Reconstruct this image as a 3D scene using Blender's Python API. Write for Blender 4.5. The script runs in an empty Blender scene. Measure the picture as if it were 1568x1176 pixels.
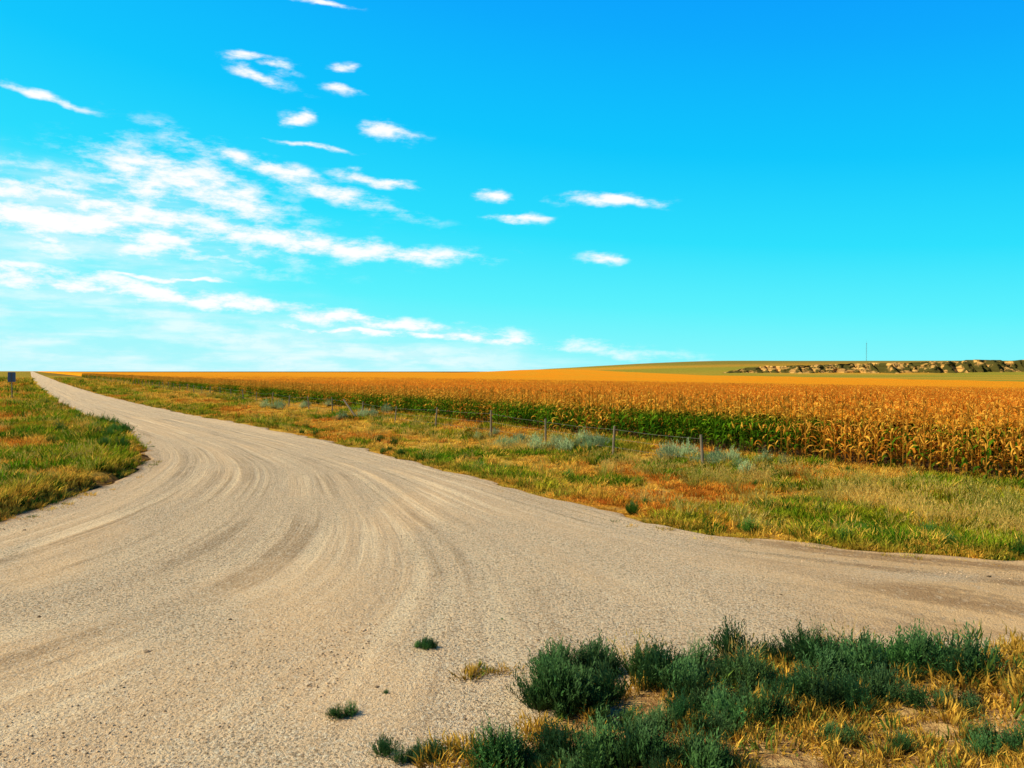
import bpy, math, random, bmesh
import numpy as np
from mathutils import Vector, Matrix
random.seed(7); rng=np.random.default_rng(7)
scene=bpy.context.scene
scene.view_settings.view_transform='Standard'
scene.view_settings.look='None'
scene.view_settings.exposure=0
SUN_AZ=math.radians(-96); SUN_EL=math.radians(42)

# ------------------------------------------------------------------ noise
def hsh(ix,iy,seed):
    v=np.sin(ix*127.1+iy*311.7+seed*74.7)*43758.5453
    return v-np.floor(v)
def vn(x,y,s,seed=0):
    x=np.asarray(x,float)/s; y=np.asarray(y,float)/s
    ix=np.floor(x); iy=np.floor(y); fx=x-ix; fy=y-iy
    fx=fx*fx*(3-2*fx); fy=fy*fy*(3-2*fy)
    a=hsh(ix,iy,seed); b=hsh(ix+1,iy,seed); c=hsh(ix,iy+1,seed); d=hsh(ix+1,iy+1,seed)
    return (a*(1-fx)+b*fx)*(1-fy)+(c*(1-fx)+d*fx)*fy
def fbm(x,y,s,seed=0,o=3):
    r=0;a=1;t=0
    for i in range(o):
        r=r+a*vn(x,y,s/2**i,seed+i*3.1); t+=a; a*=.55
    return r/t
def sm(a,b,x):
    t=np.clip((np.asarray(x,float)-a)/(b-a),0,1); return t*t*(3-2*t)

# ------------------------------------------------------------------ road outline
Ls=np.array([(-1249.5,2000),(-191.4,307),(-94.6,153),(-49.8,82.9),(-28.3,49.5),(-18.5,35.3),(-14.5,29.5),(-11.4,24.2),(-10.0,20.6),(-9.1,16.9),(-8.8,13.5),(-9.3,10.2),(-12,7),(-20,3),(-60,-12)],float)
Rs=np.array([(-1243.5,2000),(-185.4,307),(-88.9,153),(-41.6,78.7),(-20.9,47.9),(-10.3,33.3),(-4.77,25.1),(-1.76,19.9),(.23,16.7),(2.37,12.95),(4.45,11.28),(6.84,10.3),(11,9.3),(20,7),(60,-2)],float)
def pchip(P,t):
    out=np.zeros((len(t),2)); n=len(P)
    for c in range(2):
        y=P[:,c]; d=np.diff(y); m=np.zeros(n)
        for i in range(1,n-1):
            if d[i-1]*d[i]>0: m[i]=2*d[i-1]*d[i]/(d[i-1]+d[i])
        m[0]=d[0]; m[-1]=d[-1]
        i=np.clip(np.floor(t).astype(int),0,n-2); f=t-i
        out[:,c]=(2*f**3-3*f**2+1)*y[i]+(f**3-2*f**2+f)*m[i]+(-2*f**3+3*f**2)*y[i+1]+(f**3-f**2)*m[i+1]
    return out
tt=np.concatenate([np.linspace(0,3,40,endpoint=False),np.linspace(3,14,520)])
LS=pchip(Ls,tt); RS=pchip(Rs,tt)
def smooth(P,w):
    Q=P.copy(); k=np.ones(w)/w
    for c in range(2):
        q=np.convolve(np.pad(P[60:,c],w//2,mode='edge'),k,'valid')[:len(P)-60]
        t=sm(0,40,np.arange(len(q)))*sm(0,40,len(q)-1-np.arange(len(q))); Q[60:,c]=P[60:,c]*(1-t)+q*t
    return Q
LS=smooth(LS,41); RS=smooth(RS,41)
wob=np.clip((tt-2)/2,0,1)
LC=LS.copy(); RC=RS.copy()
LC[:,0]+=wob*(fbm(LS[:,0],LS[:,1],1.6,5)-.5)*.8
RC[:,0]+=wob*(fbm(RS[:,0],RS[:,1],1.4,9)-.5)*.9
RC[:,1]+=wob*(fbm(RS[:,0],RS[:,1],1.2,19)-.5)*.9
PB=np.concatenate([LC[::4],RC[::-1][::4]])
def road_sd(x,y):
    x=np.asarray(x,float); y=np.asarray(y,float)
    d2=np.full(x.shape,1e18); ins=np.zeros(x.shape,bool)
    n=len(PB)
    for i in range(n):
        ax,ay=PB[i]; bx,by=PB[(i+1)%n]
        ex,ey=bx-ax,by-ay; L=ex*ex+ey*ey+1e-12
        t=np.clip(((x-ax)*ex+(y-ay)*ey)/L,0,1)
        dd=(x-ax-t*ex)**2+(y-ay-t*ey)**2
        d2=np.minimum(d2,dd)
        if abs(ey)>1e-12:
            c=((ay>y)!=(by>y))&(x<ex*(y-ay)/ey+ax)
            ins^=c
    d=np.sqrt(d2); return np.where(ins,-d,d)
def zt(x,y,sd=None):
    """terrain height"""
    x=np.asarray(x,float); y=np.asarray(y,float)
    if sd is None: sd=road_sd(x,y)
    k=x+.625*y
    left=(k<5)
    near=1-sm(45,80,y)
    z=np.zeros(x.shape)
    z=z+np.where(left,.22*sm(.05,.5,sd)*near,0)
    z=z+np.where(left,.12*sm(.5,4,sd)*(fbm(x,y,3,2)-.2)*near,0)
    dr=np.where(~left,-.25*sm(.4,2.4,sd)*(1-sm(17.5,20.5,k))*near,0)
    z=z+dr+np.where(~left,.14*(fbm(x,y,1.8,4)-.5)*sm(.2,1.5,sd)*near,0)
    z=z-3.0*sm(24,280,k)*(sd>0)
    H=25*sm(-180,430,x)+2.5*(fbm(x,y,420,8)-.5)*sm(0,300,x)
    z=z+H*sm(700,1480,y)
    return z

# ------------------------------------------------------------------ helpers
def newmat(name):
    m=bpy.data.materials.new(name); m.use_nodes=True
    nt=m.node_tree; nt.nodes.clear(); return m,nt
class NB:
    def __init__(s,nt): s.nt=nt
    def n(s,t,**kw):
        nd=s.nt.nodes.new(t)
        for k,v in kw.items(): setattr(nd,k,v)
        return nd
    def L(s,a,b): s.nt.links.new(a,b)
    def setin(s,inp,v):
        if isinstance(v,bpy.types.NodeSocket): s.L(v,inp)
        else:
            if isinstance(v,tuple) and len(v)==3 and inp.type=='RGBA': v=v+(1,)
            inp.default_value=v
    def math(s,op,a,b=0.0,clamp=False):
        nd=s.n('ShaderNodeMath',operation=op,use_clamp=clamp)
        s.setin(nd.inputs[0],a); s.setin(nd.inputs[1],b); return nd.outputs[0]
    def mix(s,f,a,b,bt='MIX'):
        nd=s.n('ShaderNodeMix',data_type='RGBA',blend_type=bt)
        s.setin(nd.inputs[0],f)
        for i,v in ((6,a),(7,b)): s.setin(nd.inputs[i],v)
        return nd.outputs[2]
    def mr(s,v,a,b,c=0.0,d=1.0,smooth=True):
        nd=s.n('ShaderNodeMapRange',interpolation_type='SMOOTHSTEP' if smooth else 'LINEAR')
        s.setin(nd.inputs[0],v)
        for i,q in zip((1,2,3,4),(a,b,c,d)): nd.inputs[i].default_value=q
        return nd.outputs[0]
    def noise(s,vec,sc,det=3,rough=.55,dim='2D'):
        nd=s.n('ShaderNodeTexNoise',noise_dimensions=dim)
        if vec is not None: s.L(vec,nd.inputs['Vector'])
        nd.inputs['Scale'].default_value=sc; nd.inputs['Detail'].default_value=det; nd.inputs['Roughness'].default_value=rough
        return nd.outputs['Fac']
    def mapping(s,vec,loc=(0,0,0),rot=(0,0,0),sc=(1,1,1),tp='POINT'):
        nd=s.n('ShaderNodeMapping',vector_type=tp)
        s.L(vec,nd.inputs['Vector'])
        nd.inputs['Location'].default_value=loc; nd.inputs['Rotation'].default_value=rot; nd.inputs['Scale'].default_value=sc
        return nd.outputs[0]
    def bsdf(s,col,rough=.9,normal=None,spec=.2):
        p=s.n('ShaderNodeBsdfPrincipled'); s.setin(p.inputs['Base Color'],col)
        s.setin(p.inputs['Roughness'],rough); p.inputs['Specular IOR Level'].default_value=spec
        if normal is not None: s.L(normal,p.inputs['Normal'])
        return p.outputs[0]
    def diff(s,col,normal=None):
        p=s.n('ShaderNodeBsdfDiffuse'); s.setin(p.inputs['Color'],col)
        if normal is not None: s.L(normal,p.inputs['Normal'])
        return p.outputs[0]
    def bump(s,h,st=.5,dist=.02):
        b=s.n('ShaderNodeBump'); b.inputs['Strength'].default_value=st; b.inputs['Distance'].default_value=dist
        s.L(h,b.inputs['Height']); return b.outputs[0]
    def out(s,sh):
        o=s.n('ShaderNodeOutputMaterial'); s.L(sh,o.inputs['Surface'])
    def leaf(s,col,trans=.3):
        p=s.diff(col); t=s.n('ShaderNodeBsdfTranslucent'); s.setin(t.inputs['Color'],col)
        m=s.n('ShaderNodeMixShader'); m.inputs[0].default_value=trans
        s.L(p,m.inputs[1]); s.L(t.outputs[0],m.inputs[2]); return m.outputs[0]
def mkmesh(name,V,F,mat=None,smooth=False,cols=None,link=True):
    me=bpy.data.meshes.new(name)
    me.from_pydata([tuple(v) for v in V],[],[tuple(f) for f in F])
    if cols is not None:
        for cn,arr in cols.items():
            a=me.color_attributes.new(cn,'FLOAT_COLOR','POINT')
            arr=np.asarray(arr,dtype=np.float32)
            if arr.shape[1]==3: arr=np.concatenate([arr,np.ones((len(arr),1),np.float32)],1)
            a.data.foreach_set('color',arr.ravel())
    if mat: me.materials.append(mat)
    if smooth: me.polygons.foreach_set('use_smooth',[True]*len(me.polygons))
    me.update()
    ob=bpy.data.objects.new(name,me)
    if link: scene.collection.objects.link(ob)
    return ob
def gridfaces(nu,nv):
    i=np.arange(nu-1)[:,None]*nv+np.arange(nv-1)[None,:]
    return np.stack([i,i+nv,i+nv+1,i+1],-1).reshape(-1,4)
def tube(V,F,p0,p1,r0,r1,n=6,cap=True):
    p0=Vector(p0);p1=Vector(p1);d=(p1-p0).normalized()
    a=d.orthogonal().normalized();b=d.cross(a);s=len(V)
    for p,r in((p0,r0),(p1,r1)):
        for i in range(n):
            t=2*math.pi*i/n; V.append(p+a*math.cos(t)*r+b*math.sin(t)*r)
    for i in range(n): F.append((s+i,s+(i+1)%n,s+n+(i+1)%n,s+n+i))
    if cap: F.append(tuple(s+n+i for i in range(n)))
def instancer(name,P,rot,scl,idx,tint,coll,parent=None):
    me=bpy.data.meshes.new(name); n=len(P)
    me.vertices.add(n); me.vertices.foreach_set('co',np.asarray(P,np.float32).ravel())
    def at(nm,tp,arr,key):
        a=me.attributes.new(nm,tp,'POINT'); a.data.foreach_set(key,np.asarray(arr).ravel())
    at('irot','FLOAT_VECTOR',np.asarray(rot,np.float32),'vector')
    s=np.asarray(scl,np.float32)
    if s.ndim==1: s=np.stack([s,s,s],1)
    at('iscl','FLOAT_VECTOR',s,'vector')
    at('iidx','INT',np.asarray(idx,np.int32),'value')
    t=np.concatenate([np.asarray(tint,np.float32),np.ones((n,1),np.float32)],1)
    at('tint','FLOAT_COLOR',t,'color')
    me.update()
    ob=bpy.data.objects.new(name,me); scene.collection.objects.link(ob)
    if parent: ob.parent=parent
    ng=bpy.data.node_groups.new(name+'_nodes','GeometryNodeTree')
    ng.interface.new_socket('Geometry',in_out='INPUT',socket_type='NodeSocketGeometry')
    ng.interface.new_socket('Geometry',in_out='OUTPUT',socket_type='NodeSocketGeometry')
    N=ng.nodes; gi=N.new('NodeGroupInput'); go=N.new('NodeGroupOutput')
    ip=N.new('GeometryNodeInstanceOnPoints'); ci=N.new('GeometryNodeCollectionInfo')
    ci.inputs['Collection'].default_value=coll
    ci.inputs['Separate Children'].default_value=True; ci.inputs['Reset Children'].default_value=True
    def na(nm,tp):
        q=N.new('GeometryNodeInputNamedAttribute'); q.data_type=tp; q.inputs['Name'].default_value=nm; return q.outputs['Attribute']
    Lk=ng.links.new
    Lk(gi.outputs[0],ip.inputs['Points']); Lk(ci.outputs[0],ip.inputs['Instance'])
    ip.inputs['Pick Instance'].default_value=True
    Lk(na('iidx','INT'),ip.inputs['Instance Index'])
    Lk(na('irot','FLOAT_VECTOR'),ip.inputs['Rotation']); Lk(na('iscl','FLOAT_VECTOR'),ip.inputs['Scale'])
    Lk(ip.outputs[0],go.inputs[0])
    m=ob.modifiers.new('scatter','NODES'); m.node_group=ng
    return ob

# ------------------------------------------------------------------ colour of the vegetation cover
GREEN=np.array([.14,.29,.008]); DGREEN=np.array([.045,.14,.010]); STRAW=np.array([.88,.54,.08]); RUST=np.array([.74,.30,.035]); YG=np.array([.54,.46,.025])
def cover(x,y,sd):
    x=np.asarray(x,float);y=np.asarray(y,float)
    k=x+.625*y
    g=fbm(x,y,2.2,31,4); r=fbm(x,y,3.4,47,3); f=fbm(x,y,.7,53,2)
    left=k<5
    gb=np.where(left,.02-.18*sm(1.5,-4,k)*sm(16,24,y)-.10*np.exp(-((x+15)/2.2)**2-((y-24)/3.5)**2),-.02)
    gb=gb+.12*sm(3,7,x)*(1-sm(16,21,y))*(~left)
    gb=gb-.12*sm(11.8,13.0,k)*(1-sm(16.5,18,k))*sm(14,17,y)
    gb=gb-.05*sm(16,18,k)
    gb=gb-.05*sm(30,60,y)
    gg=sm(.40,.60,g+gb+(f-.5)*.6)
    rr=sm(.47,.64,r+np.where(left,.10,-.01)+.04*sm(12.5,13.5,k)*(1-sm(16,18,k)))
    c=STRAW[None]*(1-rr[:,None])+RUST[None]*rr[:,None]
    yg=sm(.35,.65,fbm(x,y,1.5,71))[:,None]
    gr=GREEN[None]*(1-yg*.65)+YG[None]*yg*.65
    c=c*(1-gg[:,None])+gr*gg[:,None]
    edge=(1-sm(.1,np.where(left,1.5,.7),sd))[:,None]*np.where(left,.85*(1-sm(17,20,y)),.55)[:,None]
    c=c*(1-edge)+STRAW[None]*edge
    return c,gg

# ------------------------------------------------------------------ ground
def axis(lo,hi,flo,fhi,st,gr=1.07):
    c=list(np.arange(flo,fhi+1e-6,st)); s=st;x=c[-1]
    while x<hi: s*=gr; x+=s; c.append(x)
    s=st;x=c[0];pre=[]
    while x>lo: s*=gr; x-=s; pre.append(x)
    return np.array(pre[::-1]+c)
gx=axis(-6500,6500,-22,20,.3); gy=axis(-300,7000,2,42,.3)
X,Y=np.meshgrid(gx,gy,indexing='ij'); Xf=X.ravel();Yf=Y.ravel()
sdg=road_sd(Xf,Yf); Zf=zt(Xf,Yf,sdg)
colg,gg=cover(Xf,Yf,sdg)
kk=Xf+.625*Yf
SOIL=np.array([.36,.22,.10])
m=(sm(21.5,23,kk)*(Xf<200))[:,None]; colg=colg*(1-m)+SOIL*.5*m
bank=((kk<5)*(1-sm(.15,.6,sdg))*sm(12,16,Yf)*(1-sm(50,80,Yf)))[:,None]; colg=colg*(1-bank)+np.array([.16,.09,.04])*bank
far=(sm(150,215,Xf)*sm(60,200,Yf)); far=np.maximum(far,sm(600,900,Yf)*sm(-200,0,Xf))[:,None]
b1=sm(.40,.56,fbm(Xf/4,Yf,90,91,3))[:,None]
pasture=np.array([.92,.48,.05])*(1-b1)+np.array([.46,.42,.05])*b1
up=sm(5,17,Zf)[:,None]*.8; pasture=pasture*(1-up)+np.array([.34,.27,.06])*up
colg=colg*(1-far)+pasture*far
farl=(sm(100,400,Yf)*(kk<10))[:,None]; colg=colg*(1-farl)+np.array([.50,.38,.05])*farl
mg,nt=newmat('ground_cover'); b=NB(nt)
tc=b.n('ShaderNodeTexCoord').outputs['Object']
at=b.n('ShaderNodeAttribute',attribute_name='tint').outputs['Color']
n1=b.noise(tc,14,4,.7); n2=b.noise(tc,1.3,3,.6)
c=b.mix(b.mr(n1,.3,.7),b.mix(1.0,at,(.42,.36,.30),'MULTIPLY'),at)
c=b.mix(b.mr(n2,.55,.72,0,.4),c,(.48,.30,.12))
b.out(b.diff(c,b.bump(n1,.7,.05)))
ground=mkmesh('ground',np.stack([Xf,Yf,Zf],1),gridfaces(len(gx),len(gy)),mg,True,{'tint':colg})

# ------------------------------------------------------------------ road
nu=len(tt); nv=200; uu=np.linspace(0,1,nv)
wl=np.clip(1-uu/.07,0,1)[None,:,None]; wr=np.clip(1-(1-uu)/.07,0,1)[None,:,None]
RX=LS[:,None,:]*(1-uu[None,:,None])+RS[:,None,:]*uu[None,:,None]+(LC-LS)[:,None,:]*wl+(RC-RS)[:,None,:]*wr
x=RX[...,0].ravel(); y=RX[...,1].ravel()
U=np.tile(uu,(nu,1)).ravel(); T=np.repeat(tt,nv)
mid=(LS+RS)/2; al=np.concatenate([[0],np.cumsum(np.hypot(*np.diff(mid[::-1],axis=0).T))])[::-1]
Vv=np.repeat(al,nv)
W=U+.16*sm(7,12.5,T)*np.sin(U*math.pi)+(fbm(x,y,5,201,2)-.5)*.02
rutm=sm(.35,.65,fbm(x,y,3.5,207,2))
rut=(vn(W*14,Vv*.04,1,3)-.5)*.035+(vn(W*44,Vv*.08,1,6)-.5)*.026*rutm+(fbm(x,y,1.3,11)-.5)*.035
edgef=np.minimum(U,1-U)
z=.03+rut*sm(0,.03,edgef)-.018*(1-sm(0,.012,edgef))+np.clip(y,0,3000)*.0006
patch=1-sm(.75,1.15,np.hypot((x-2.6)/2.7,(y-5.3)/1.55)+(fbm(x,y,.8,21)-.5)*.9)
patch=np.maximum(patch,1-sm(.7,1.1,np.hypot((x-5.5)/2.6,(y-5.2)/2.2)+(fbm(x,y,.8,22)-.5)*.6))
smo=np.zeros(len(x))
for cx_,cy_,rx_,ry_,ro_ in ((-1.8,14.8,.9,4.4,.05),(-2.3,8.8,1.3,2.9,-.35),(-4.4,6.4,1.8,2.0,-.6),(-1.4,6.2,.9,1.5,-.2),(-6.6,11.5,.9,3.4,-.3)):
    dx=x-cx_;dy=y-cy_; a_=dx*math.cos(ro_)-dy*math.sin(ro_); b_=dx*math.sin(ro_)+dy*math.cos(ro_)
    smo=np.maximum(smo,1-sm(.2,1.3,np.hypot(a_/rx_,b_/ry_)+(fbm(x,y,1.4,221)-.5)*.7))
mr_,nt=newmat('gravel_road'); b=NB(nt)
tc=b.n('ShaderNodeTexCoord').outputs['Object']
uvn=b.n('ShaderNodeAttribute',attribute_name='uvt')
ms=b.n('ShaderNodeSeparateColor'); b.L(b.n('ShaderNodeAttribute',attribute_name='mask').outputs['Color'],ms.inputs[0])
band=b.noise(b.mapping(uvn.outputs['Vector'],sc=(9,.035,1)),1,2,.5)
fine=b.noise(b.mapping(uvn.outputs['Vector'],sc=(46,.09,1)),1,3,.6)
big=b.noise(tc,.30,3,.6)
nn=b.noise(tc,7,4,.7)
gr=b.noise(tc,36,3,.75)
vo=b.n('ShaderNodeTexVoronoi',voronoi_dimensions='2D'); b.L(tc,vo.inputs['Vector']); vo.inputs['Scale'].default_value=50
vs=b.n('ShaderNodeSeparateColor'); b.L(vo.outputs['Color'],vs.inputs[0])
smooth_=b.math('MULTIPLY',b.mr(b.math('ADD',ms.outputs[2],b.math('MULTIPLY',b.math('SUBTRACT',nn,.5),.7)),.15,.85),.8)
packed=b.math('MAXIMUM',b.mr(b.math('ADD',b.math('MULTIPLY',band,.7),b.math('MULTIPLY',big,.55)),.56,.78,0,.6),smooth_)
rutv=b.mr(big,.36,.58,.25,1)
basec=b.mix(packed,(.90,.66,.40),(.74,.50,.27))
basec=b.mix(b.mr(nn,.35,.70,0,.35),basec,(.66,.47,.27))
basec=b.mix(b.math('MULTIPLY',b.mr(fine,.50,.66,0,.6),rutv),basec,(1.0,.78,.48))
dark=b.math('MULTIPLY',b.math('MULTIPLY',b.mr(fine,.48,.35,0,.7),b.mr(band,.62,.45,.15,1)),rutv)
basec=b.mix(dark,basec,(.40,.26,.14))
st=b.mix(vs.outputs[0],(.30,.20,.11),(1.0,.84,.58))
gm=b.mr(packed,0,1,.85,.35,False)
c=b.mix(b.math('MULTIPLY',b.mr(vs.outputs[1],.45,.6),gm),basec,st)
c=b.mix(b.math('MULTIPLY',b.mr(gr,.43,.32),gm),c,(.17,.105,.055))  # dark flecks: tiny shadows between grains, put into the road colour
soil=b.mix(b.mr(nn,.35,.65),(.34,.18,.07),(.80,.52,.19))
pm=b.mr(b.math('ADD',ms.outputs[0],b.math('MULTIPLY',b.math('SUBTRACT',nn,.5),.7)),.35,.65)
c=b.mix(pm,c,soil)
st2=b.noise(b.mapping(uvn.outputs['Vector'],sc=(38,.25,1)),1,3,.6)
brn=b.mix(b.mr(b.math('ADD',st2,b.math('MULTIPLY',b.math('SUBTRACT',nn,.5),.5)),.38,.62),(.40,.23,.10),(.80,.51,.24))
c=b.mix(b.math('MULTIPLY',ms.outputs[1],b.mr(nn,.25,.5,.3,.85)),c,brn)
h=b.math('ADD',b.math('MULTIPLY',b.math('MULTIPLY',gr,gm),1.7),b.math('ADD',b.math('MULTIPLY',b.math('MULTIPLY',fine,rutv),1.5),b.math('MULTIPLY',nn,.8)))
b.out(b.diff(c,b.bump(h,.9,.032)))
brown=sm(.88,1.0,U)*sm(9.5,11,T)*.9+ sm(.42,.62,fbm(x*.35,y,1.6,77))*sm(2.0,5,x)*sm(6.4,7.6,y)*.95
brown=np.clip(brown+ (1-sm(0,.025,edgef))*.7,0,1)
road=mkmesh('gravel_road',np.stack([x,y,z],1),gridfaces(nu,nv)[:,::-1],mr_,True,
  {'uvt':np.stack([W,Vv,U*0],1),'mask':np.stack([patch,brown,smo],1)})

# ------------------------------------------------------------------ plants: source meshes
def srccoll(name): return bpy.data.collections.new(name)
def foliage_mat(name,trans=.3,tipcol=None,var=.5,tip=.6):
    mt,nt=newmat(name); b=NB(nt)
    ti=b.n('ShaderNodeAttribute',attribute_name='tint',attribute_type='INSTANCER').outputs['Color']
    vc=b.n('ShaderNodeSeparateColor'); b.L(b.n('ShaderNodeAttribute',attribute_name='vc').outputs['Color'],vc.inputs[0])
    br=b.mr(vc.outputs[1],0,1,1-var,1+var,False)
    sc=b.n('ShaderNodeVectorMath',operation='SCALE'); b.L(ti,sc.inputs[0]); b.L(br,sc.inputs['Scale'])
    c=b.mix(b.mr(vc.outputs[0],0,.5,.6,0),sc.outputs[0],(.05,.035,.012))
    if tipcol: c=b.mix(b.mr(vc.outputs[0],.55,1,0,tip),c,tipcol)
    b.out(b.leaf(c,trans)); return mt
m_grass=foliage_mat('grass_blades',.3)
m_wisp=foliage_mat('wispy_grass',.3,(.80,.60,.18))
m_shrub=foliage_mat('shrub_leaves',.2,(.18,.33,.13),.65,.32)
def tuft(coll,n,h,spread,w,lean=.5,seed=0,mat=None,head=False):
    r=random.Random(seed); V=[];F=[];C=[]
    for i in range(n):
        a=r.uniform(0,6.283); d=spread*math.sqrt(r.random()); bx,by=d*math.cos(a),d*math.sin(a)
        la=a+r.uniform(-1,1); ln=lean*r.uniform(.2,1); hh=h*r.uniform(.5,1.1); g=r.random()
        wa=r.uniform(0,3.14); wx,wy=math.cos(wa)*w/2,math.sin(wa)*w/2
        s=len(V)
        for j,(t,ww) in enumerate(((0,1),(.55,.9))):
            ox=bx+math.cos(la)*ln*hh*t*t; oy=by+math.sin(la)*ln*hh*t*t; oz=hh*t*(1-.25*ln*t)
            V+= [(ox-wx*ww,oy-wy*ww,oz),(ox+wx*ww,oy+wy*ww,oz)]; C+=[(t,g,0)]*2
        ox=bx+math.cos(la)*ln*hh; oy=by+math.sin(la)*ln*hh
        V.append((ox,oy,hh*(1-.25*ln))); C.append((1,g,0))
        F+=[(s,s+1,s+3,s+2),(s+2,s+3,s+4)]
        if head and r.random()<.6:
            s=len(V); hz=hh*(1-.25*ln)
            V+=[(ox-w,oy,hz*.86),(ox+w,oy,hz*.86),(ox+math.cos(la)*.02,oy+math.sin(la)*.02,hz*1.08),(ox,oy-w,hz*.9),(ox,oy+w,hz*.9)]
            C+=[(1,.8,0)]*5; F+=[(s,s+1,s+2),(s+3,s+4,s+2)]
    ob=mkmesh('tuft',V,F,mat,False,{'vc':C},link=False); coll.objects.link(ob)
cg=srccoll('grass_sources')
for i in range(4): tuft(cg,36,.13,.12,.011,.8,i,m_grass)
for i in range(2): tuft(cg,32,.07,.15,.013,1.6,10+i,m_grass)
for o,nm in zip(list(cg.objects),'abcdef'): o.name='tuft_'+nm
cw=srccoll('wisp_sources')
for i in range(4): tuft(cw,34,.48,.14,.009,.7,30+i,m_wisp,True)
def shrub(coll,n,R,H,seed,leafn=13,lw=.0042,ll=.034):
    r=random.Random(seed);V=[];F=[];C=[]
    ph=[r.uniform(0,6.28) for _ in range(3)]
    for i in range(n):
        a=r.uniform(0,6.283); e=r.uniform(0,1)**.75
        lob=1+.25*math.sin(2*a+ph[0])+.15*math.sin(5*a+ph[1])
        tx=math.cos(a)*R*e*lob; ty=math.sin(a)*R*e*lob; tz=H*(1-.45*e*e)*r.uniform(.55,1.2)*(1+.2*math.sin(3*a+ph[2]))
        b0=Vector((tx*.45,ty*.45,0)); tip=Vector((tx,ty,tz)); g0=r.random()
        s=len(V); ax=Vector((-math.sin(a),math.cos(a),0))*.003
        V+=[b0-ax,b0+ax,tip]; C+=[(0,g0,0),(0,g0,0),(1,g0,0)]; F.append((s,s+1,s+2))
        for j in range(leafn):
            t=.2+.83*j/leafn; p=b0.lerp(tip,min(t,1)); 
            d=(Vector((r.gauss(0,.6),r.gauss(0,.6),r.uniform(.2,1.2)))+ (tip-b0).normalized()*.6).normalized()
            sd_=d.orthogonal().normalized()*lw*r.uniform(.7,1.3); l=ll*r.uniform(.6,1.3)
            g=min(1,max(0,g0*.6+r.random()*.4)); s=len(V)
            V+=[p,p+d*l*.5+sd_,p+d*l,p+d*l*.5-sd_]; hh=min(1,p.z/H)
            C+=[(hh,g,0)]*4; F.append((s,s+1,s+2,s+3))
    ob=mkmesh('shrub',V,F,m_shrub,False,{'vc':C},link=False); coll.objects.link(ob)
cs=srccoll('shrub_sources')
for i in range(5): shrub(cs,130,.20,.25,50+i)

# ------------------------------------------------------------------ corn plants
mc,nt=newmat('corn_leaf'); b=NB(nt)
ti=b.n('ShaderNodeSeparateColor'); b.L(b.n('ShaderNodeAttribute',attribute_name='tint',attribute_type='INSTANCER').outputs['Color'],ti.inputs[0])
vc=b.n('ShaderNodeSeparateColor'); b.L(b.n('ShaderNodeAttribute',attribute_name='vc').outputs['Color'],vc.inputs[0])
green=b.mix(vc.outputs[1],(.010,.075,.005),(.16,.33,.012))
gold=b.mix(vc.outputs[1],(.56,.17,.012),(1.0,.57,.075))
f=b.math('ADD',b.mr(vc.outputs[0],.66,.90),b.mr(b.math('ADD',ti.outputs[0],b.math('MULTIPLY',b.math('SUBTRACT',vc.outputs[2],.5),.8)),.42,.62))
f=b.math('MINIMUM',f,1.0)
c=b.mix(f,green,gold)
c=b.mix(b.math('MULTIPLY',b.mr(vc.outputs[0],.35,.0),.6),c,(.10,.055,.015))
sc=b.n('ShaderNodeVectorMath',operation='SCALE'); b.L(c,sc.inputs[0]); b.L(b.mr(ti.outputs[1],0,1,.78,1.2,False),sc.inputs['Scale'])
b.out(b.leaf(sc.outputs[0],.22))
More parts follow.
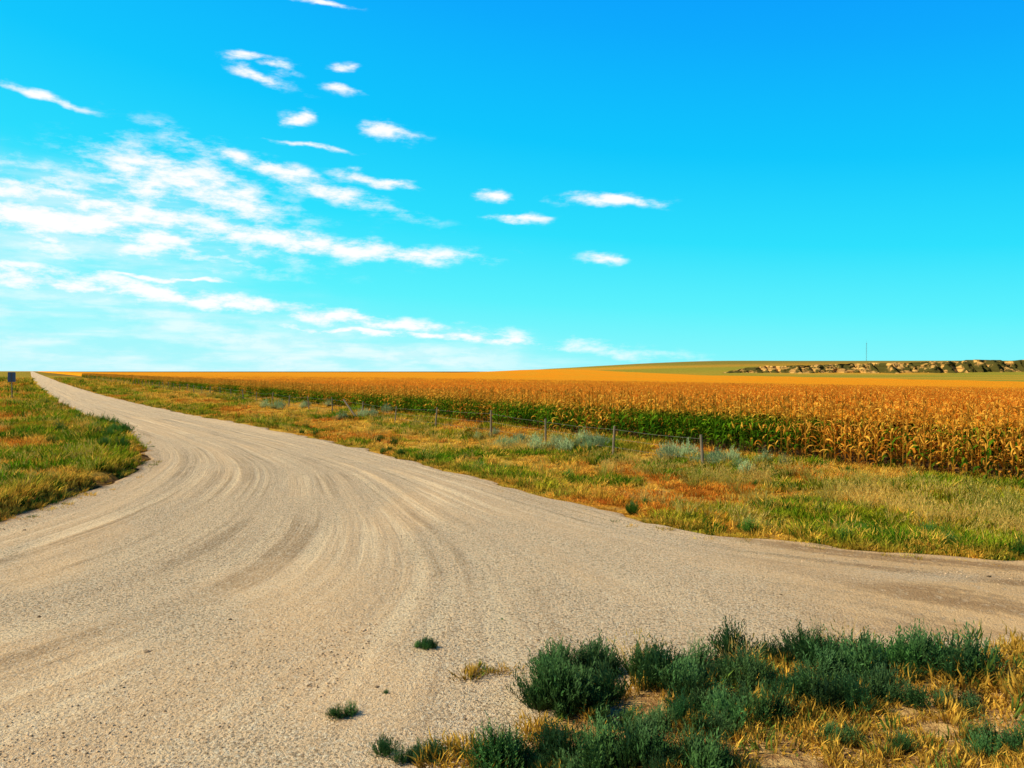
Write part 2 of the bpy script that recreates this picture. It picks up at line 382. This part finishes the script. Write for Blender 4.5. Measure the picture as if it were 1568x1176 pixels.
def corn_plant(V,F,C,ox,oy,r,droop,pd,toponly=False,hs=1.0):
    H=1.62*hs; n=4; pd_=pd
    s0=len(V)
    if not toponly:
        for j in range(3):
            t=j/2; rad=.014*(1-.6*t)
            for i in range(n):
                a=6.283*i/n; V.append((ox+rad*math.cos(a),oy+rad*math.sin(a),H*t)); C.append((t*.8,.5,.7))
        for j in range(2):
            for i in range(n): F.append((s0+j*n+i,s0+j*n+(i+1)%n,s0+(j+1)*n+(i+1)%n,s0+(j+1)*n+i))
    pl=r.uniform(0,6.28); NL=12
    for l in range(7 if toponly else 0,NL):
        z0=.12+(H-.2)*l/(NL-1); a=pl+(l%2)*math.pi+r.gauss(0,.45)
        top=l/(NL-1)
        ln=(.64-.28*abs(top-.45)-.13*top)*r.uniform(.75,1.2); w=(.080-.03*top)*r.uniform(.75,1.15)
        up=r.uniform(.85,1.3); dr=droop*r.uniform(.6,1.5); g=r.random(); g2=min(1,max(0,r.random()+pd_))
        px,pz=0.0,z0; ang=up; s=len(V); S=5; sx=-math.sin(a);sy=math.cos(a); tw=r.uniform(-.9,.9)
        for j in range(S+1):
            t=j/S; ww=w/2*(.5+.9*t if t<.4 else (1-((t-.4)/.6)**1.6)*.86+.03)
            cx,cy=ox+math.cos(a)*px,oy+math.sin(a)*px
            tz=math.sin(tw*t*1.5)*ww
            V+= [(cx-sx*ww,cy-sy*ww,pz-tz),(cx+sx*ww,cy+sy*ww,pz+tz)]
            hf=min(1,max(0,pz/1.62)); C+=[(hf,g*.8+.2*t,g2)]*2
            px+=math.cos(ang)*ln/S; pz+=math.sin(ang)*ln/S; ang-=dr*(.26+.6*t)
        for j in range(S): q=s+2*j; F.append((q,q+1,q+3,q+2))
    for i in range(5):
        a=r.uniform(0,6.28); l=r.uniform(.08,.20); e=r.uniform(.1,.8) if i else 0; s=len(V)
        dx,dy=math.cos(a)*math.sin(e)*l,math.sin(a)*math.sin(e)*l
        V+=[(ox-.006,oy,H-.05),(ox+.006,oy,H-.05),(ox+dx*.6+.008,oy+dy*.6,H+l*.6),(ox+dx*.6-.008,oy+dy*.6,H+l*.6),(ox+dx,oy+dy,H+l*math.cos(e))]
        C+=[(1,.6,1)]*5; F+=[(s,s+1,s+2,s+3),(s+3,s+2,s+4)]
    if not toponly:
        a=pl+r.uniform(0,6.28); s=len(V); d=Vector((math.cos(a)*.4,math.sin(a)*.4,.9)).normalized()
        v=[];f=[]; p=Vector((ox,oy,.85))+Vector((math.cos(a),math.sin(a),0))*.015
        tube(v,f,p,p+d*.1,.014,.028,5,False); tube(v,f,p+d*.1,p+d*.24,.028,.006,5,True)
        for u_ in v: V.append(tuple(u_)); C.append((.5,.85,.85))
        for f_ in f: F.append(tuple(s+k_ for k_ in f_))
SEG=1.6
ccF=srccoll('corn_full'); ccT=srccoll('corn_top')
for v_ in range(8):
    r=random.Random(200+v_); V=[];F=[];C=[]
    for i in range(8):
        corn_plant(V,F,C,r.gauss(0,.07),(i+.5)*.2-SEG/2+r.gauss(0,.04),r,.9+.9*r.random(),r.gauss(0,.35),False,r.gauss(1,.085))
    ccF.objects.link(mkmesh('corn_seg',V,F,mc,False,{'vc':C},link=False))
for v_ in range(6):
    r=random.Random(300+v_); V=[];F=[];C=[]
    for i in range(6):
        for j in range(3):
            corn_plant(V,F,C,(j-1)*.76+r.gauss(0,.06),(i+.5)*.27-SEG/2+r.gauss(0,.05),r,.9+.9*r.random(),r.gauss(0,.2),True,r.gauss(1,.07))
    ccT.objects.link(mkmesh('corn_tops',V,F,mc,False,{'vc':C},link=False))
field=bpy.data.objects.new('corn_field',None); scene.collection.objects.link(field)
K0=22.2; ANG=math.atan(.625)
def hsc(x,y): return np.clip(.98-.0045*(y-18),.80,.98)*(1+.10*(fbm(x,y,5,61)-.5))
allp=[]
for j in range(5):
    k0=K0+j*.76*1.179
    yy=np.arange(4,330,SEG*.848)+rng.uniform(0,1); xx=k0-.625*yy
    a=xx/yy; keep=(a>-.85)&(a<1.0); allp.append(np.stack([xx[keep],yy[keep],np.full(keep.sum(),j)],1))
A=np.concatenate(allp); n=len(A)
hs=hsc(A[:,0],A[:,1])*rng.normal(1,.025,n); Y_=A[:,1]; j_=A[:,2]
dry=np.where(j_<4,.66-.48*sm(20,25.5,Y_),.50)+(fbm(A[:,0],A[:,1],2.5,67)-.5)*1.0
dry=dry+.10*sm(60,160,Y_)
flip=np.where(rng.random(n)<.5,math.pi,0)
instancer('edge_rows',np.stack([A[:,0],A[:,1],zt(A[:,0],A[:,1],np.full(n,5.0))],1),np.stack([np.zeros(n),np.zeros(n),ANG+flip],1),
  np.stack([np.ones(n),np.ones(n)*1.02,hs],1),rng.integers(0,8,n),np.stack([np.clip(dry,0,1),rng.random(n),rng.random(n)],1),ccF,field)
allp=[]
for j in range(50):
    k0=K0+(5+1+3*j)*.76*1.179
    yy=np.arange(4,230,SEG*.848)+rng.uniform(0,1); xx=k0-.625*yy
    a=xx/yy; R=np.hypot(xx,yy)
    keep=(a>-.85)&(a<1.0)&(rng.random(len(yy))<np.clip(75/R,0,1)**1.6)&(R<180); allp.append(np.stack([xx[keep],yy[keep],np.full(keep.sum(),j)],1))
A=np.concatenate(allp); n=len(A); hs=hsc(A[:,0],A[:,1])
flip=np.where(rng.random(n)<.5,math.pi,0)
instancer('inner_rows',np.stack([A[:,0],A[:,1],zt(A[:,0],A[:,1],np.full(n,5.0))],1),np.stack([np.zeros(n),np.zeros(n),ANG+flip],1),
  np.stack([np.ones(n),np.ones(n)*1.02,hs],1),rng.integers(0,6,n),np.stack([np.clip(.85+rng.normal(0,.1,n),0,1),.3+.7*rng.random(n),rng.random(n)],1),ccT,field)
sv=[4.0];st_=.5
while sv[-1]<6000:
    sv.append(sv[-1]+st_); st_=max(.5,sv[-1]*.012)
sv=np.array(sv); kv=[26.0,26.5];st_=.5
while kv[-1]<6000: kv.append(kv[-1]+st_); st_=max(.5,(kv[-1]-20)*.018)
kv=np.array(kv)
YY,KK=np.meshgrid(sv,kv,indexing='ij'); XX=KK-.625*YY
xx=XX.ravel();yy=YY.ravel()
lift=1.0+.32*sm(50,160,yy+np.clip(KK.ravel()-26,0,300)*.7)
zz=zt(xx,yy,np.full(xx.shape,5.0))+lift+(vn(xx,yy,.8,13)-.5)*.25
zz=np.where((KK.ravel()<26.2)&(yy>250),zt(xx,yy,np.full(xx.shape,5.0)),zz)
F=gridfaces(len(sv),len(kv)); cx=xx[F].mean(1); cy=yy[F].mean(1)
lim=205+10*(vn(cy,cy*0,90,3)-.5)-.25*np.clip(cy-680,0,9999)
F=F[(cx<lim)&(cx/np.maximum(cy,1)>-1.2)&(cy<2600)]
mcan,nt=newmat('corn_canopy'); b=NB(nt)
tc=b.n('ShaderNodeTexCoord').outputs['Object']
a1=b.noise(tc,4.5,4,.75); a2=b.noise(b.mapping(tc,rot=(0,0,-.5586),sc=(.05,.004,1)),1,3); a3=b.noise(b.mapping(tc,rot=(0,0,-.5586),sc=(1.3,.15,1)),1,3)
c=b.mix(b.mr(a1,.35,.65),(.66,.21,.010),(1.0,.46,.030))
c=b.mix(b.mr(a2,.35,.65,0,.5),c,(.96,.30,.012))
c=b.mix(b.mr(a3,.45,.7,0,.3),c,(.55,.27,.02))
b.out(b.diff(c,b.bump(a1,.6,.2)))
can=mkmesh('canopy',np.stack([xx,yy,zz],1),F,mcan,True); can.parent=field

# ------------------------------------------------------------------ verge grass
def scatter(n,y0,y1,a0,a1):
    y=np.exp(rng.uniform(math.log(y0),math.log(y1),n)); a=rng.uniform(a0,a1,n); return a*y,y
x,y=scatter(140000,8.2,240,-.80,.86)
k=x+.625*y
pre=(k<23)&~((k>4.5)&(k<6.5)&(y>160)); x=x[pre];y=y[pre]
sd=road_sd(x,y); ok=(sd>.05)|((sd>-.45)&(rng.random(len(x))<.14)); x=x[ok];y=y[ok];sd=sd[ok]
c,gg=cover(x,y,sd)
dens=fbm(x,y,1.1,83,3); ok=(rng.random(len(x))<np.clip(.40+gg*.5+(dens-.5)*1.8,.12,1)); x=x[ok];y=y[ok];sd=sd[ok];c=c[ok];gg=gg[ok]
n=len(x)
k=x+.625*y
sc=(.5+.7*rng.random(n)+.6*gg*rng.random(n))*(1+y/45)*np.clip(.45+sd*.9,.4,1)
sc*=np.where((k<5),1.2,1)
idx=np.where(rng.random(n)<.25+.45*gg,rng.integers(0,4,n),rng.integers(4,6,n))
c=c*rng.uniform(.65,1.3,(n,1))*rng.normal(1,.08,(n,3))
dk=(rng.random(n)<.16*gg)[:,None]; c=np.where(dk,DGREEN[None],c)
stw=(rng.random(n)<.18)[:,None]; c=np.where(stw,STRAW[None]*1.05,c)
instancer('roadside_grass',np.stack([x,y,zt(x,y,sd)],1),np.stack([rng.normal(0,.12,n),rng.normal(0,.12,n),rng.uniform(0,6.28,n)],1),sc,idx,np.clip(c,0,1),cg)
x,y=scatter(24000,9,220,-.75,.9); k=x+.625*y
w=np.exp(-((k-18.2)/1.5)**2)*(.2+1.4*sm(.42,.62,fbm(x,y,2.2,97,3)))+.4*np.exp(-((k-20.0)/2.0)**2)*(1-sm(19,23,y))
w=w+.12*sm(.5,.62,fbm(x,y,1.6,99))*(k>9)*(k<18)
w=np.where(k<5,.16*sm(.5,.65,fbm(x,y,2,98)),w)
ok=(rng.random(len(x))<w)&(k<21.6); x=x[ok];y=y[ok]; sd=road_sd(x,y); ok=sd>.5; x=x[ok];y=y[ok];sd=sd[ok];k=x+.625*y
n=len(x)
g=sm(.42,.62,fbm(x,y,2.0,101))[:,None]
c=np.array([.82,.56,.13])*(1-g)+np.array([.36,.37,.05])*g
instancer('tall_grass',np.stack([x,y,zt(x,y,sd)],1),np.stack([rng.normal(.0,.15,n),rng.normal(.12,.15,n),rng.uniform(0,6.28,n)],1),
  rng.uniform(.4,.95,n)*(1+y/160)*np.where(k>19.5,.7,1),rng.integers(0,4,n),c*rng.uniform(.75,1.2,(n,1)),cw)

# ------------------------------------------------------------------ shrubs
S=[]
def clump(cx,cy,rx,ry,n,s=1.0):
    for i in range(int(n*1.4)):
        a=rng.uniform(0,6.28); r=math.sqrt(rng.random()); S.append((cx+rx*1.15*r*math.cos(a),cy+ry*1.15*r*math.sin(a),s*rng.uniform(.45,1.25)))
clump(.50,5.85,.28,.18,9,1.1); clump(.75,6.35,.36,.22,8,1.0); clump(1.5,6.35,.50,.3,15,1.1); clump(1.45,5.6,.34,.32,10,1.0)
clump(2.35,6.8,.5,.15,8,.9); clump(2.5,6.15,.5,.32,12,1.0); clump(3.25,6.55,.6,.28,17,1.1); clump(3.2,5.85,.4,.15,5,.7)
clump(.25,4.95,.5,.14,11,.85); clump(1.0,4.95,.45,.18,12,.95); clump(-.55,5.1,.33,.10,6,.55); clump(3.3,5.15,.3,.12,4,.7); clump(4.1,5.4,.3,.2,4,.7)
clump(1.9,5.95,.4,.28,7,.8); clump(.9,5.5,.25,.12,4,.6);clump(2.1,5.2,.5,.2,3,.5)
S+=[(-.82,7.1,.42),(-.74,7.12,.35),(-.88,7.13,.25),(-1.28,5.66,.42),(-1.2,5.7,.4),(-1.32,5.7,.3),(.26,6.62,.6),(-.1,7.9,.12),(-1.0,6.1,.15)]
S=np.array(S); n=len(S)
c=np.array([.072,.165,.048])[None]*rng.uniform(.55,1.4,(n,1))*rng.normal(1,.07,(n,3))
instancer('weed_shrubs',np.stack([S[:,0],S[:,1],np.full(n,.02)],1),np.stack([rng.normal(0,.15,n),rng.normal(0,.15,n),rng.uniform(0,6.28,n)],1),S[:,2],rng.integers(0,5,n),c,cs)
S=[]
def c2(x,y,r,n,s):
    for i in range(n): S.append((x+rng.normal(0,r),y+rng.normal(0,r),s*rng.uniform(.7,1.2)))
c2(.6,28.6,.7,9,1.6); c2(1.8,27.0,.6,10,1.8); c2(5.0,23.1,.4,6,1.7); c2(5.8,21.9,.3,5,1.4); c2(6.7,21.1,.4,6,1.6); c2(-9.0,44.5,.8,6,1.9);c2(-1.3,32,.5,3,1.3); c2(-15.5,56,1.5,8,2.1)
S=np.array(S);n=len(S)
c=np.array([.46,.56,.28])[None]*rng.uniform(.8,1.2,(n,1))
instancer('sagebrush',np.stack([S[:,0],S[:,1],zt(S[:,0],S[:,1])],1),np.stack([S[:,0]*0,S[:,0]*0,rng.uniform(0,6.28,n)],1),S[:,2],rng.integers(0,5,n),c,cs)
x,y=scatter(3600,10,120,-.75,.8); k=x+.625*y; sd=road_sd(x,y)
w=.25*sm(.50,.64,fbm(x,y,2.4,121))*(k<22)*(k>5)+ .95*(k<5)*(1-sm(.4,1.6,sd))*sm(19,23,y)*(1-sm(34,40,y))+.08*(k<5)+.35*((k>5)&(sd<1.0)&(sd>.1))*sm(.5,.65,fbm(x,y,1.4,123))
ok=(sd>.15)&(k<21.5)&(rng.random(len(x))<w); x=x[ok];y=y[ok];sd=sd[ok];k=k[ok];n=len(x)
c=np.array([.07,.18,.02])[None]*rng.uniform(.7,1.5,(n,1))
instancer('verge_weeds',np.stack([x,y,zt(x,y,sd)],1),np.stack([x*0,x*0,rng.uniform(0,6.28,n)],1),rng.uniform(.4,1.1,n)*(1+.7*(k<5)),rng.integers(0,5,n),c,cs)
x=rng.uniform(-1.6,8,30000); y=rng.uniform(4.2,8.4,30000)
w=1-sm(.6,1.15,np.hypot((x-2.9)/2.7,(y-5.3)/1.5)+(fbm(x,y,.5,131)-.5)*1.1)
w=np.maximum(w,1-sm(.6,1.1,np.hypot((x-5.4)/2.4,(y-5.3)/2.0)+(fbm(x,y,.5,132)-.5)*.9))
w=np.maximum(w,.8*(1-sm(.3,1,np.hypot((x+.2)/.4,(y-6.45)/.2)+(fbm(x,y,.25,133)-.5)*1.2)))
ok=rng.random(len(x))<w*.32*sm(.25,.6,fbm(x,y,.6,139)); x=x[ok];y=y[ok];n=len(x)
g=(rng.random(n)<.14)[:,None]
c=np.where(g,np.array([[.16,.26,.04]]),STRAW[None]*rng.uniform(.45,1.05,(n,1)))
instancer('dry_grass',np.stack([x,y,np.full(n,.02)],1),np.stack([rng.normal(0,.35,n),rng.normal(0,.35,n),rng.uniform(0,6.28,n)],1),
  rng.uniform(.4,1.1,n)*(1+.6*(x>3.5)*(rng.random(n)<.5)),rng.integers(0,6,n),c,cg)
P=[(1.15,6.75),(2.9,6.95),(3.1,7.0),(1.2,6.8),(4.6,6.3),(4.9,6.0),(5.1,6.2),(4.4,5.7),(4.0,6.9),(2.0,6.6)]
P=np.array([(a+rng.normal(0,.06),b_+rng.normal(0,.06),.02) for a,b_ in P for _ in range(2)]); n=len(P)
instancer('dry_stalks',P,np.stack([rng.normal(0,.2,n),rng.normal(0,.2,n),rng.uniform(0,6.28,n)],1),rng.uniform(.4,.75,n),rng.integers(0,4,n),np.array([[.75,.52,.16]])*rng.uniform(.7,1.1,(n,1)),cw)

# ------------------------------------------------------------------ loose gravel
mst,nt=newmat('stone'); b=NB(nt)
ti=b.n('ShaderNodeAttribute',attribute_name='tint',attribute_type='INSTANCER').outputs['Color']
b.out(b.diff(ti))
cst=srccoll('stone_sources')
for i in range(5):
    bm=bmesh.new(); bmesh.ops.create_icosphere(bm,subdivisions=1,radius=1)
    r=random.Random(i)
    for v in bm.verts: v.co=Vector((v.co.x*1.1,v.co.y*.85,v.co.z*.6))*r.uniform(.75,1.15)
    me=bpy.data.meshes.new('stone'); bm.to_mesh(me); bm.free(); me.materials.append(mst)
    cst.objects.link(bpy.data.objects.new('stone',me))
x,y=scatter(48000,4.4,26,-.72,.72)
sd=road_sd(x,y); pt=np.hypot((x-2.6)/2.7,(y-5.3)/1.4)
ok=(sd<-.05)&(rng.random(len(x))<.3+.8*sm(.4,.65,fbm(x,y,1.7,141)))&(pt>.8); x=x[ok];y=y[ok];n=len(x)
sz=.004+.009*rng.random(n)**2.5; big=rng.random(n)<.0018; sz=np.where(big,.014+.02*rng.random(n),sz); 
c=np.array([.80,.58,.36])[None]*rng.uniform(.3,1.25,(n,1)); c=np.where(big[:,None],c*.45,c)
instancer('loose_gravel',np.stack([x,y,np.full(n,.030)+(fbm(x,y,1.3,11)-.5)*.035],1),rng.uniform(0,6.28,(n,3))*np.array([.1,.1,1]),sz,rng.integers(0,5,n),np.clip(c,0,1),cst)

# ------------------------------------------------------------------ fence
mw,nt=newmat('weathered_wood'); b=NB(nt)
tc=b.n('ShaderNodeTexCoord').outputs['Object']
g=b.noise(b.mapping(tc,sc=(40,40,4)),1,5,.7,'3D')
b.out(b.bsdf(b.mix(g,(.06,.045,.03),(.46,.38,.27)),.9,b.bump(g,.6,.01)))
mmt,nt=newmat('fence_wire'); b=NB(nt); b.out(b.bsdf((.25,.23,.21),.6))
fence=bpy.data.objects.new('wire_fence',None); scene.collection.objects.link(fence)
V=[];F=[];tops=[]
ys=[21.6,25.0,28.2,31.6,35.9,40]; 
while ys[-1]<260: ys.append(ys[-1]+4.1)
for i,yy in enumerate(ys):
    xx=18.9-.625*yy+rng.normal(0,.05); z0=float(zt(np.array([xx]),np.array([yy]))[0]); hh=.98+rng.normal(0,.07)
    lx,ly=rng.normal(0,.07),rng.normal(0,.07)
    r=.028+.012*rng.random() if i%3 else .045
    tube(V,F,(xx,yy,z0-.2),(xx+lx*.5,yy+ly*.5,z0+hh*.5),r*1.05,r,8,False)
    tube(V,F,(xx+lx*.5,yy+ly*.5,z0+hh*.5),(xx+lx,yy+ly,z0+hh),r,r*.85,8,True)
    tops.append((Vector((xx,yy,z0)),Vector((lx,ly,hh))))
tube(V,F,(-9.0,44.2,.0),(-9.8,44.8,.95),.05,.045,8,True)
o=mkmesh('posts',V,F,mw,False); o.parent=fence
V=[];F=[]
for (p0,d0),(p1,d1) in zip(tops,tops[1:]):
    if p0.y>120: break
    for f_ in (.3,.58,.88):
        a=p0+d0*f_; b_=p1+d1*f_; m_=(a+b_)/2-Vector((0,0,.03))
        tube(V,F,a,m_,.0035,.0035,4,False); tube(V,F,m_,b_,.0035,.0035,4,False)
o=mkmesh('wires',V,F,mmt,False); o.parent=fence

# ------------------------------------------------------------------ road sign far left
msg,nt=newmat('sign_back'); b=NB(nt)
tc=b.n('ShaderNodeTexCoord').outputs['Object']
b.out(b.bsdf(b.mix(b.noise(tc,3,3),(.05,.12,.26),(.10,.20,.36)),.5,spec=.5))
mgal,nt=newmat('galvanised_post'); b=NB(nt); b.out(b.bsdf((.16,.17,.2),.5,spec=.5))
sign=bpy.data.objects.new('road_sign',None); sign.location=(-43.3,66.7,0); sign.rotation_euler=(0,0,.85); scene.collection.objects.link(sign)
V=[];F=[]
for a_,b_ in (((-.035,0),(.035,.012)),((-.035,-.03),(-.022,.0)),((.022,-.03),(.035,.0))):
    s=len(V)
    for zz_ in (-.2,2.45):
        V+=[(a_[0],a_[1],zz_),(b_[0],a_[1],zz_),(b_[0],b_[1],zz_),(a_[0],b_[1],zz_)]
    F+=[(s,s+1,s+5,s+4),(s+1,s+2,s+6,s+5),(s+2,s+3,s+7,s+6),(s+3,s,s+4,s+7),(s+4,s+5,s+6,s+7)]
o=mkmesh('post',V,F,mgal); o.parent=sign
bm=bmesh.new(); pts=[]
w_,h_,rr_=.30,.42,.06
for cxs,czs,a0 in ((1,1,0),(-1,1,90),(-1,-1,180),(1,-1,270)):
    for q in range(5):
        a=math.radians(a0+q*22.5); pts.append(((w_-rr_)*cxs+rr_*math.cos(a),.016,2.08+(h_-rr_)*czs+rr_*math.sin(a)))
fc=bm.faces.new([bm.verts.new(p) for p in pts]); r_=bmesh.ops.extrude_face_region(bm,geom=[fc])
for v in [g_ for g_ in r_['geom'] if isinstance(g_,bmesh.types.BMVert)]: v.co.y+=.012
bmesh.ops.recalc_face_normals(bm,faces=bm.faces)
me=bpy.data.meshes.new('plate'); bm.to_mesh(me); bm.free(); me.materials.append(msg)
o=bpy.data.objects.new('plate',me); scene.collection.objects.link(o); o.parent=sign

# ------------------------------------------------------------------ bluff
mb,nt=newmat('sandstone'); b=NB(nt)
tc=b.n('ShaderNodeTexCoord').outputs['Object']
s1=b.noise(b.mapping(tc,sc=(.03,.03,.5)),1,4,.6,'3D'); s2=b.noise(tc,.06,5,.7,'3D')
c=b.mix(b.mr(s1,.4,.6),(.80,.46,.13),(.42,.23,.07))
c=b.mix(b.mr(s2,.44,.51),c,(.09,.08,.02))  # dark noise patches put gully shading into the rock colour
b.out(b.diff(c,b.bump(s2,1,3)))
bx=np.linspace(225,1050,660); nz=18
BX,BT=np.meshgrid(bx,np.linspace(0,1,nz),indexing='ij')
env=sm(.10,.30,fbm(bx,bx*0,60,151,2)+.2*sm(330,450,bx))*sm(225,300,bx)
top=(9.0+8.5*sm(240,560,bx)*(.5+.5*fbm(bx,bx*0,40,155,3))+1.8*(vn(bx,bx*0,7,158)-.5))*env
yb=895+50*(fbm(bx,bx*0,120,161)-.5)-38*np.abs(fbm(bx,bx*0,18,163,3)-.5)*2
Yb=yb[:,None]+ (BT**.7)*26 + 12*(fbm(BX.ravel(),BT.ravel()*40,9,165,3).reshape(BX.shape)-.5)
zb=zt(BX.ravel(),np.repeat(yb,nz),np.full(BX.size,9.)).reshape(BX.shape)
Zb=zb-2+ (top[:,None]+1)*np.minimum(1,BT*1.25)**.8
Yb[:,-1]+=30; Zb[:,-1]=zb[:,-1]-2
mkmesh('rock_bluff',np.stack([BX.ravel(),Yb.ravel(),Zb.ravel()],1),gridfaces(len(bx),nz),mb,False)
# ------------------------------------------------------------------ radio mast
V=[];F=[];mx,my=685.,1490.;z0=float(zt(np.array([mx]),np.array([my]),np.array([9.]))[0])-1
cr=[(mx+.7*math.cos(a),my+.7*math.sin(a)) for a in (0,2.094,4.189)]
for a in cr: tube(V,F,(a[0],a[1],z0),(a[0],a[1],z0+36),.09,.09,4)
for i in range(18):
    for q in range(3):
        a=cr[q];c_=cr[(q+1)%3]; tube(V,F,(a[0],a[1],z0+i*2),(c_[0],c_[1],z0+i*2+2),.05,.05,4,False)
tube(V,F,(mx,my,z0+36),(mx,my,z0+41),.08,.04,4)
mkmesh('radio_mast',V,F,mgal)

# ------------------------------------------------------------------ world
w=bpy.data.worlds.new('World'); scene.world=w; w.use_nodes=True; nt=w.node_tree; nt.nodes.clear(); b=NB(nt)
w.cycles.sampling_method='NONE'
sky=b.n('ShaderNodeTexSky',sky_type='NISHITA'); sky.sun_disc=False; sky.sun_elevation=SUN_EL; sky.sun_rotation=SUN_AZ
gen=b.n('ShaderNodeTexCoord').outputs['Generated']
sp=b.n('ShaderNodeSeparateXYZ'); b.L(gen,sp.inputs[0])
az=b.math('ARCTAN2',sp.outputs[0],sp.outputs[1])
hyp=b.math('SQRT',b.math('ADD',b.math('MULTIPLY',sp.outputs[0],sp.outputs[0]),b.math('MULTIPLY',sp.outputs[1],sp.outputs[1])))
el=b.math('DIVIDE',sp.outputs[2],b.math('MAXIMUM',hyp,.01))
t=b.math('ADD',el,b.math('MULTIPLY',b.math('SINE',az),b.mr(el,0,.5,.03,.20,False)))
ramp=b.n('ShaderNodeValToRGB'); b.L(b.mr(t,-.15,1.15,0,1,False),ramp.inputs[0])
cr_=ramp.color_ramp
def pos(v): return (v+.15)/1.3
stops=[(-.02,(.42,.95,1)),(.03,(.22,.95,1)),(.09,(.10,.90,1)),(.18,(.02,.76,1)),(.30,(.0,.58,1)),(.46,(.0,.41,1.0)),(.60,(.0,.31,1.0)),(.85,(.005,.09,.35))]
cr_.elements[0].position=pos(stops[0][0]); cr_.elements[0].color=stops[0][1]+(1,)
cr_.elements[1].position=pos(stops[-1][0]); cr_.elements[1].color=stops[-1][1]+(1,)
for p_,c_ in stops[1:-1]:
    e_=cr_.elements.new(pos(p_)); e_.color=c_+(1,)
sc10=b.n('ShaderNodeVectorMath',operation='SCALE'); b.L(ramp.outputs[0],sc10.inputs[0])
b.L(b.mr(sp.outputs[1],-.4,.3,3.5,10.0),sc10.inputs['Scale'])
base=b.mix(.03,sc10.outputs[0],sky.outputs[0])
cb=b.n('ShaderNodeCombineXYZ'); b.L(az,cb.inputs[0]); b.L(el,cb.inputs[1])
wn=b.n('ShaderNodeTexNoise',noise_dimensions='2D'); b.L(b.mapping(cb.outputs[0],sc=(14,26,1)),wn.inputs['Vector']); wn.inputs['Scale'].default_value=1; wn.inputs['Detail'].default_value=4
wv=b.n('ShaderNodeVectorMath',operation='MULTIPLY_ADD'); b.L(wn.outputs['Color'],wv.inputs[0]); wv.inputs[1].default_value=(.06,.026,0); 
sub=b.n('ShaderNodeVectorMath',operation='SUBTRACT'); b.L(cb.outputs[0],sub.inputs[0]); sub.inputs[1].default_value=(.03,.013,0)
b.L(sub.outputs[0],wv.inputs[2]); P0=wv.outputs[0]
CL=[(-.58,.20,.22,.042,-3),(-.45,.25,.08,.030,-8),(-.37,.225,.07,.025,-15),(-.287,.25,.13,.011,-16),(-.29,.17,.15,.015,-6),(-.139,.151,.09,.012,0),
(-.156,.308,.024,.010,-10),(-.177,.248,.045,.006,-8),(-.258,.29,.035,.003,-4),(-.347,.405,.022,.005,0),(-.292,.39,.020,.008,-5),(-.325,.38,.035,.006,-18),(-.283,.33,.012,.007,0),
(-.215,.392,.016,.005,0),(-.22,.362,.022,.005,-6),(-.597,.354,.045,.004,-10),(.132,.22,.055,.006,-4),(.0136,.197,.030,.006,0),(-.0246,.227,.016,.006,-15),(.115,.147,.026,.007,-3),
(-.62,.118,.14,.011,-6),(-.325,.083,.42,.010,-7),(-.06,.041,.13,.005,-3),(-.45,.119,.09,.003,-2),(-.25,.475,.04,.003,-4),(-.21,.051,.10,.003,-2)]
def ell(P,c):
    a,e,ra,re,ro=c; A_=math.atan(a); E_=e*math.cos(A_)
    mp=b.mapping(P,(A_,E_,0),(0,0,math.radians(ro)),(ra,re*1.1,1),'TEXTURE')
    ln=b.n('ShaderNodeVectorMath',operation='LENGTH'); b.L(mp,ln.inputs[0])
    return ln.outputs['Value']
acc=None
for c_ in CL:
    e_=ell(P0,c_); acc=e_ if acc is None else b.math('MINIMUM',acc,e_)
acc=b.math('SUBTRACT',1.0,acc)
nz1=b.noise(b.mapping(cb.outputs[0],rot=(0,0,.12),sc=(18,52,1)),1,7,.66)
dens=b.math('ADD',b.math('MAXIMUM',acc,-1.2),b.math('MULTIPLY',b.math('SUBTRACT',nz1,.5),3.8))
cloud=b.math('MULTIPLY',b.mr(dens,-.65,1.1),b.mr(acc,-1.1,.5))
hz=None
for c_ in [(-.50,.05,.42,.085,-4),(-.62,.19,.33,.09,-5),(-.2,.02,.40,.05,-2)]:
    e_=b.mr(b.math('SUBTRACT',1.0,ell(P0,c_)),0,.8); hz=e_ if hz is None else b.math('MAXIMUM',hz,e_)
nz2=b.noise(b.mapping(cb.outputs[0],rot=(0,0,.08),sc=(5,34,1)),1,4,.6)
hz=b.math('MULTIPLY',hz,b.mr(nz2,.35,.65,.3,.9))
cl=b.math('MAXIMUM',b.math('MULTIPLY',cloud,.97),b.math('MULTIPLY',hz,.72))
shade=b.mr(nz1,.35,.60,0,1)
ccol=b.mix(shade,(7.8,9.6,10.0),(10.5,10.3,10.3))
fin=b.mix(cl,base,ccol)
bg=b.n('ShaderNodeBackground'); b.L(fin,bg.inputs[0]); bg.inputs[1].default_value=.1
wo=b.n('ShaderNodeOutputWorld'); b.L(bg.outputs[0],wo.inputs[0])

# ------------------------------------------------------------------ sun + camera
sl=bpy.data.lights.new('sun','SUN'); sl.energy=5; sl.angle=math.radians(.5); sl.color=(1,.86,.60)
so=bpy.data.objects.new('sun',sl); scene.collection.objects.link(so)
dv=Vector((math.sin(SUN_AZ)*math.cos(SUN_EL),math.cos(SUN_AZ)*math.cos(SUN_EL),math.sin(SUN_EL)))
so.rotation_euler=dv.to_track_quat('Z','Y').to_euler()
cam=bpy.data.cameras.new('camera'); co=bpy.data.objects.new('camera',cam); scene.collection.objects.link(co)
co.location=(0,0,2.6); co.rotation_euler=(math.radians(90-.97),0,0)
cam.sensor_width=36; cam.lens=27.09; cam.clip_end=20000; cam.clip_start=.05
scene.camera=co
